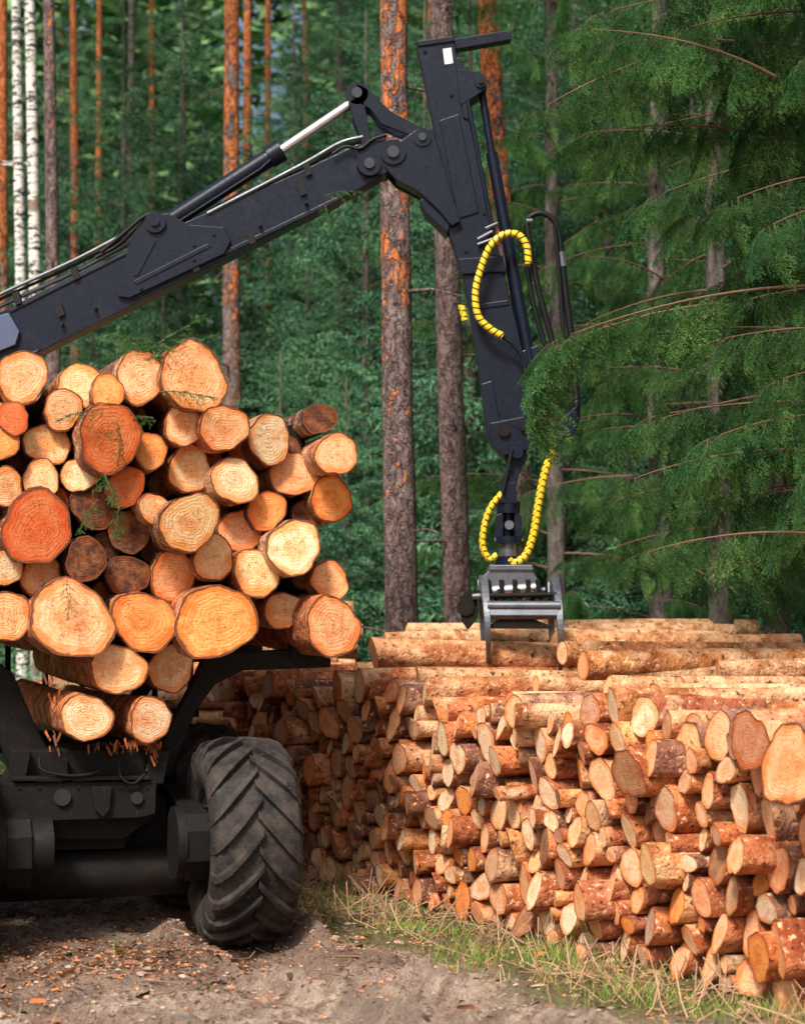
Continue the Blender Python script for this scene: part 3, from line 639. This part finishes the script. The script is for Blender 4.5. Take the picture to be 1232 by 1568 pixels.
# ------------------------------------------------------------ foliage
def make_branch(seed,L,nsec,step,nl,nw,hang,seclen=.42,terstep=.05,terlen=.13,per=2,stemr=.016,droop=.34):
    r=np.random.default_rng(seed); P=[];D=[];C_=[]; mbs=MB()
    wob=r.normal(0,.04,3)
    def stem(t): return np.array([L*t, L*(wob[0]*math.sin(3*t)+wob[1]*math.sin(7*t)), L*(.10*t-droop*t*t)])
    tube(mbs,[Vector(stem(t)) for t in np.linspace(0,.85,7)],.01,4,0,rf=lambda t:(stemr*(1-t)+.002)*L/1.6,cap=False)
    def shoot(p0,d0,ln,hg,lv):
        m=max(3,int(ln/step)); s=np.linspace(0,1,m)[:,None]
        pp=p0+d0*ln*s+np.array([0,0,-1.])*hg*ln*s**2
        dd=d0+np.array([0,0,-2.])*hg*s; dd/=np.linalg.norm(dd,axis=1)[:,None]
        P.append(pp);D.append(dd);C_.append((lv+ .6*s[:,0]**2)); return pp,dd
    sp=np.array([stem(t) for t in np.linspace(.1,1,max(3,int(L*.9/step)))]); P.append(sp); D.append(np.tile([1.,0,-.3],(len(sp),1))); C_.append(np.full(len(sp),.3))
    for i in range(nsec):
        t=.08+.9*(i+r.uniform(-.3,.3))/nsec; t=max(.03,t); p0=stem(t); side=1 if i%2 else -1
        ln=L*seclen*((1-t)**.65)*(t/.3 if t<.3 else 1)**.4*r.uniform(.45,1.1)+.06
        d0=np.array([r.uniform(.3,.95),side*r.uniform(.35,.95),r.uniform(-.35,.2)-hang*.25]); d0/=np.linalg.norm(d0)
        pp,dd=shoot(p0,d0,ln,hang*r.uniform(.4,1.4),.05)
        nt=int(ln/terstep)
        for j in range(nt):
            q=.12+.84*j/max(1,nt); idx=int(q*(len(pp)-1)); s2=1 if j%2 else -1
            pr=np.cross(dd[idx],[0,0,1.]); pr/=np.linalg.norm(pr)+1e-6
            d2=dd[idx]*r.uniform(.5,.9)+pr*s2*r.uniform(.45,.8)+np.array([0,0,-r.uniform(-.1,.7)*hang]); d2/=np.linalg.norm(d2)
            shoot(pp[idx],d2,terlen*(1.1-.6*q)*r.uniform(.5,1.4)*L/1.6,hang*.5,.1+.3*r.random())
    P=np.concatenate(P);D=np.concatenate(D);C_=np.concatenate(C_)
    P=np.repeat(P,per,0);D=np.repeat(D,per,0);C_=np.repeat(C_,per); n=len(P)
    P=P+r.normal(0,step*.35,(n,3))
    rd=r.normal(0,1,(n,3)); rd-=D*(rd*D).sum(1)[:,None]; rd/=np.linalg.norm(rd,axis=1)[:,None]
    nd=D*.75+rd*.7+np.array([0,0,.1]); nd/=np.linalg.norm(nd,axis=1)[:,None]
    w=np.cross(nd,r.normal(0,1,(n,3))); w/=np.linalg.norm(w,axis=1)[:,None]
    l=nl*r.uniform(.7,1.2,(n,1)); w=w*nw
    V=np.stack([P-w,P+w,P+nd*l],1).reshape(-1,3)
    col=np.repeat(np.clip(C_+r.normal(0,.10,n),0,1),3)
    sv=[]
    for f in mbs.f:
        for a,b,c in ((0,1,2),(0,2,3)): sv+=[mbs.v[f[a]],mbs.v[f[b]],mbs.v[f[c]]]
    sv=np.array(sv); V2=np.concatenate([V,sv]); col2=np.concatenate([col,np.ones(len(sv))])
    mi=np.concatenate([np.zeros(n),np.ones(len(sv)//3)])
    return V2,col2,mi
def xf(dat,loc,az,el,sc,roll=0,shade=0):
    Rm=np.array(Euler((roll,-el,az)).to_matrix()); V,c,m=dat
    return (V*sc)@Rm.T+np.array(loc), np.where(np.repeat(m,3)>0,1,np.clip(c+shade,0,1)), m
def merged(name,parts,mats,parent=None,lnk=True):
    V=np.concatenate([p[0] for p in parts]);c=np.concatenate([p[1] for p in parts]);m=np.concatenate([p[2] for p in parts])
    return tris_obj(name,V,np.repeat(c[:,None],4,1),mats,parent,lnk,m)
def tubetris(pts,rf,mi=1,seg=8):
    m=MB(); tube(m,pts,.01,seg,0,rf=rf,cap=False); s=[]
    for f in m.f:
        for a,b,c in ((0,1,2),(0,2,3)): s+=[m.v[f[a]],m.v[f[b]],m.v[f[c]]]
    s=np.array(s); return s,np.ones(len(s)),np.full(len(s)//3,float(mi))
NB=[make_branch(10+i,1.0,20,.013,.032,.0048,h,.36,.045,.17,3,.007,dr) for i,(h,dr) in enumerate(((.9,.35),(1.5,.6),(.6,.45)))]
MBR=[make_branch(20+i,1.8,20,.05,.085,.0105,h,.38,.09,.2,2) for i,h in enumerate((.6,1.0,.4))]
LIMB=[]
for s_ in range(4):
    rr=random.Random(40+s_); Lm=2.6; parts=[]; hangs=(.9,1.2,1.5,1.0)[s_]
    st_=lambda t:Vector((Lm*t, .10*math.sin(3*t+s_), Lm*(.08*t-.22*t*t)))
    parts.append(tubetris([st_(i/10) for i in range(10)],lambda t:.018*(1-t)+.004))
    nn_=24
    for i in range(nn_):
        t=.14+.86*i/nn_; side=1 if i%2 else -1; p=st_(t)
        parts.append(xf(NB[rr.randrange(3)],p,side*rr.uniform(.2,1.15)*(1-.3*t),-rr.uniform(.1,.5)-hangs*rr.uniform(.2,.75),rr.uniform(.45,.95)*(1.05-.5*t)*(.75 if t<.3 else 1),rr.uniform(-.5,.5),rr.uniform(-.25,.25)))
    parts.append(xf(NB[0],st_(.95),0,-.6,.6))
    LIMB.append(merged('bough_%d'%s_,parts,[NEAR,TWIG],None,False).data)
def put(me,name,loc,az,el,sc,parent=None,roll=0):
    o=bpy.data.objects.new(name,me); o.location=loc; o.rotation_euler=(roll,-el,az); o.scale=(sc,sc,sc)
    link(o,parent); return o
def trunk_mesh(name,base,top,r0,r1,mat,oz=.4,seg=20,rings=50,stubs=6,sl=.5):
    mb=MB(); base=Vector(base);top=Vector(top); ph=U(0,6)
    pts=[base.lerp(top,i/rings)+Vector((math.sin(i*.13+ph)*.03,math.cos(i*.17+ph)*.03,0)) for i in range(rings+1)]
    vs=[];
    for i,p in enumerate(pts):
        t=i/rings; r=r0+(r1-r0)*t; r*=1+.35*math.exp(-t*40)
        for k in range(seg): 
            th=2*math.pi*k/seg; q=r*(1+U(-.05,.05)); vs.append(p+Vector((math.cos(th)*q,math.sin(th)*q,0)))
    mb.add(vs,[(i*seg+k,i*seg+(k+1)%seg,(i+1)*seg+(k+1)%seg,(i+1)*seg+k) for i in range(rings) for k in range(seg)],0,col=(oz,R(),R(),1),smooth=True)
    for i in range(stubs):
        j=int(U(.12,.6)*rings); a=U(0,6.28); p=pts[j]; L=U(.15,sl); q=p+Vector((math.cos(a)*L,math.sin(a)*L,U(-.15,.15)))
        tube(mb,[p,(p+q)/2+Vector((0,0,.03)),q+Vector((0,0,U(-.1,.05)))],.02,6,0,col=(1,0,0,1),rf=lambda t:.022*(1-t*.8))
    return mb
CROWN=merged('pine_crown',[xf(random.choice(MBR),(0,0,U(0,4.5)),U(0,6.28),U(.1,.7),U(.8,1.5)) for i in range(18)],[MID,TWIG],None,False).data
def pine(px0,px1,d,wpx,oz,kind='pine_tree',mat=None,Ht=17.):
    e=empty(kind); x0=(px0-CX)/F*d; zt=Ht; x1=(px1-CX)/F*d
    zr=CH+HZ/F*d; sl=(x1-x0)/zr
    r=wpx*d/F/2; mb=trunk_mesh('t',(x0,d,-.1+max(0,(d-26)/60*1.5)),(x0+sl*zt,d+U(-.3,.3),zt),r*1.08,r*.55,mat,oz,stubs=int(U(5,12)),sl=1.0)
    mb.build('trunk',[mat or PINE],e,fix=False)
    z=max(.72*zt,zr+1.0); put(CROWN,'crown',(x0+sl*z,d,z),U(0,6.28),0,1.,e)
for a in [(627,600,18.0,50,.34),(716,672,20,42,.75),(822,748,21.5,38,.28),(362,352,26,30,.30),(384,378,34,17,.3),(412,409,38,14,.3),(152,148,40,14,.35),(86,74,24,23,.6),(10,6,30,22,.2),
          (236,230,42,13,.5),(470,466,40,13,.6),(662,660,30,26,.6),(1192,1185,17.5,40,.8),(1124,1120,28,22,.3),(1208,1204,27,26,.25),(1172,1168,32,20,.3),(118,112,34,16,.3)]: pine(*a)
pine(36,26,26,20,.4,'birch_tree',BIR,15.); pine(60,52,25,22,.4,'birch_tree',BIR,15.); pine(205,200,38,14,1.,'spruce_tree',SPB,17.)

def spruce_mesh(name,H,Lmax,n,z0=.25):
    parts=[tubetris([Vector((0,0,-.2)),Vector((0,0,H*.5)),Vector((0,0,H))],lambda t:(.011*H)*(1-t)+.01,2)]
    for i in range(n):
        t=(i+.5)/n; z=z0+(H-z0)*t**1.05; L=Lmax*((1-t)**.75)*U(.6,1.2)+.15
        parts.append(xf(random.choice(MBR),(0,0,z),i*2.39996+U(-.4,.4),.1+.5*t+U(-.15,.15),L/1.8,U(-.25,.25),U(-.15,.15)))
    return merged(name,parts,[MID,TWIG,SPB],None,False).data
SC=[spruce_mesh('spruce_small',5.5,1.9,75),spruce_mesh('spruce_medium',9.5,2.5,120),spruce_mesh('spruce_tall',15.,3.2,160,1.0)]
def inst(ci,px,d,s=1.,dz=0,name='spruce_tree'):
    o=bpy.data.objects.new(name,SC[ci]); link(o)
    o.location=((px-CX)/F*d,d,-.05+max(0,(d-26)/60*1.5)+dz); o.rotation_euler=(0,0,U(0,6.28)); o.scale=(s*U(.9,1.1),s*U(.9,1.1),s)
for a in [(0,430,22.5,1.0),(0,300,23.5,.95),(0,180,25,1.1),(0,530,23,.95),(0,660,24,1.),(1,470,27.5,.85),(1,250,29,.9),(1,140,31,.85),(1,560,26,1.15),(1,650,27,1.2),(0,870,22.5,1.1),(1,840,26,1.2),(1,930,24,1.15),
          (0,960,20.8,.8),(1,1060,22.5,1.2),(1,1160,20.5,1.),(2,1010,26,.9),(2,880,28,1.),(2,760,29,.95),(2,1230,23,1.),(1,720,24.5,1.15),(0,780,22.8,.8),(0,1100,19.6,.75),(2,1110,24,.9),(0,60,28,1.),(1,-60,28,1.),(1,1330,20,1.),(2,280,31,.95),(2,520,29,.95),(2,190,33,.95),(2,450,32,.9),(2,110,36,1.),(2,600,30,.95),(2,-20,34,1.),(2,950,31,1.1)]: inst(*a)
for i in range(18):
    d=U(36,46); X_=U(-.34,.34)*d; inst(random.choice([1,2,2]),CX+X_/d*F,d,U(.95,1.3))
parts=[]
for i in range(150):
    d=U(18.8,28); px=U(-120,1350)
    if d<19.8 and px<700: continue
    parts.append(xf(random.choice(MBR),((px-CX)/F*d,d,U(.0,.5)),U(0,6.28),U(.3,1.2),U(.35,.8),0,U(-.1,.3)))
merged('undergrowth',parts,[MID,TWIG])
V=[];Cc=[];mbt=MB()
for i in range(100):
    d=U(46,78); x0=U(-.38,.38)*d; Ht=U(20,30); base=1.5*min(3,(d-26)/60)
    pn=R()<.35
    tube(mbt,[(x0,d,base-.5),(x0+U(-.5,.5),d,base+Ht)],.2,7,0,col=(.1 if pn else 1.,0,0,1),rf=lambda t:.2*(1-t*.7))
    n=2300; t=rng.random(n)**.8; a=rng.uniform(0,6.28,n); rr=(3.4 if not pn else 2.6)*(1-t)**.7*np.sqrt(rng.random(n))+.1
    zz=t*Ht if not pn else Ht*(.45+.55*t)
    p=np.stack([x0+np.cos(a)*rr,d+np.sin(a)*rr,base+zz-.25*rr],-1)
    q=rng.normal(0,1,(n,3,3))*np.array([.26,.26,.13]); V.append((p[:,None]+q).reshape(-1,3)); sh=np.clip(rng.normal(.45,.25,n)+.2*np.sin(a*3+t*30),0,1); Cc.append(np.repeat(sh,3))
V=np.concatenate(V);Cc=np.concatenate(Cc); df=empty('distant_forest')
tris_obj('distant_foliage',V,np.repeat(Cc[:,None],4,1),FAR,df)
mbt.build('distant_trunks',[PINE],df,fix=False)

# near hanging spruce at the right
ns=empty('spruce_tree'); tx,ty=3.75,13.4
trunk_mesh('t',(tx,ty,-.1),(tx,ty,13),.2,.05,SPB).build('trunk',[SPB],ns,fix=False)
i=0
def reach(z):
    return float(np.interp(z,[1.8,2.6,3.2,3.8,4.3,5.0,5.6,6.1,6.8,8,12],[1.3,1.9,2.1,2.3,2.1,2.1,2.2,2.5,2.55,2.3,1.0]))
for z in np.arange(2.5,10.5,.27):
    for k_ in range(3):
        az=U(math.radians(120),math.radians(250)) if k_<2 else U(0,6.28)
        sc=reach(z)*U(.7,1.03)/2.6
        put(random.choice(LIMB),'bough_%d'%i,(tx,ty,float(z)+U(-.1,.1)+.3),az,U(-.15,.2),sc,ns,U(-.3,.3)); i+=1
for (px,py,d,tpx,tpy,m,w_) in ((1240,440,13.3,815,535,1,.8),(1240,225,13.4,860,200,0,1),(1120,60,13.0,795,180,2,.9),(1240,690,13.0,930,740,2,1),(1180,120,12.6,860,30,1,1),(1260,820,12.8,950,850,2,1),(1100,465,13.3,812,550,2,.8)):
    p=W(px,py,d); q=W(tpx,tpy,d-.5); dv=q-p; L=dv.length
    o=put(LIMB[m],'bough_%d'%i,p,math.atan2(dv.y,dv.x),math.asin((dv.z)/L)+.12,L/2.75,ns); o.scale=(L/2.75,L/2.75*w_,L/2.75*w_); i+=1
SN=[merged('sprig_%d'%j,[NB[j]],[NEAR,TWIG],None,False).data for j in range(3)]
for (px,py,az,el,s) in ((905,500,3.3,-.5,.62),(880,515,3.0,-.8,.6),(860,530,3.3,-.9,.66),(840,545,2.9,-1.1,.66),(828,556,3.4,-1.2,.62),(870,520,3.6,-.6,.6),(930,495,2.8,-.7,.6),(850,540,2.6,-.9,.55),(820,560,3.0,-1.3,.6),(812,575,3.3,-1.4,.5),(836,580,2.8,-1.35,.5)):
    put(SN[random.randrange(3)],'hanging_sprig_%d'%i,W(px,py,12.9+U(-.15,.15)),az,el,s,ns,U(-.4,.4)); i+=1
for (bx,by,H0,z0,tr) in ((2.95,16.9,9.5,2.3,.13),(4.7,15.6,9.5,2.4,.17),(2.75,19.3,10.,1.9,.14),(1.75,20.8,10.,1.9,.12)):
    e=empty('spruce_tree'); trunk_mesh('t',(bx,by,-.1),(bx,by,H0+3),tr,.04,SPB).build('trunk',[SPB],e,fix=False)
    for j in range(42):
        z=z0+(H0-z0)*j/42; put(random.choice(LIMB),'bough_%d'%j,(bx,by,z),j*2.4+U(-.4,.4),U(-.1,.3),U(.4,.78)*(1-.3*j/42),e,U(-.3,.3))
SPRm=make_branch(77,1.0,10,.016,.045,.0045,.5,.34,.07,.16,3,.012,.2)
SPR=merged('sprig',[SPRm],[NEAR,TWIG],None,False).data
for j,(px,py,v,s,az,el) in enumerate(((290,545,-.1,.62,2.95,.35),(225,550,-.1,.5,.3,.45),(190,560,0,.42,1.6,.6),(215,550,.2,.5,.1,.7),(165,625,-.25,.35,3.4,-.2),(160,725,-.25,.35,-1.2,-.6),(150,765,-.25,.32,-2,-.7),(520,300,0,.35,.5,.3),(235,640,-.25,.35,2.5,.1),(185,775,-.25,.28,-1.7,-.8),(180,640,-.28,.35,-1.3,-1.2),(498,350,0,.3,-1.2,-1.),(104,885,-.3,.28,-1.5,-1.3),(260,560,-.15,.5,2.6,.6),(240,600,-.2,.4,.2,.0))):
    p=OP(px,py,v) if j not in (7,11) else C(500,310 if j==7 else 325,-.25)
    put(SPR,'spruce_sprig_%d'%j,p,az,el,s,load if j not in (7,11) else cr,U(-1,1))

# ------------------------------------------------------------ light, world, camera
SE,SA=math.radians(50),math.radians(202)
sd=Vector((math.sin(SA)*math.cos(SE),math.cos(SA)*math.cos(SE),math.sin(SE)))
L=bpy.data.lights.new('sun','SUN'); L.energy=5.0; L.angle=math.radians(11); L.color=(1,.95,.88)
lo=link(bpy.data.objects.new('sun',L)); lo.rotation_euler=sd.to_track_quat('Z','Y').to_euler()
w=bpy.data.worlds.new('World'); scene.world=w; w.use_nodes=True
sk=w.node_tree.nodes.new('ShaderNodeTexSky'); sk.sky_type='NISHITA'; sk.sun_disc=False; sk.sun_elevation=SE; sk.sun_rotation=SA; sk.dust_density=5.; sk.ozone_density=.5
bg=w.node_tree.nodes['Background']; bg.inputs[1].default_value=.15; w.node_tree.links.new(sk.outputs[0],bg.inputs[0])
cam=bpy.data.cameras.new('camera'); co_=link(bpy.data.objects.new('camera',cam)); co_.location=(0,0,CH); co_.rotation_euler=(math.radians(90),0,0)
cam.sensor_fit='VERTICAL'; cam.sensor_height=36; cam.lens=F/1568*36; cam.shift_y=(HZ-784)/1568; cam.clip_end=1500
cam.dof.use_dof=True; cam.dof.focus_distance=12.8; cam.dof.aperture_fstop=1.6
scene.camera=co_
scene.view_settings.view_transform='Standard'; scene.view_settings.look='None'; scene.view_settings.exposure=0
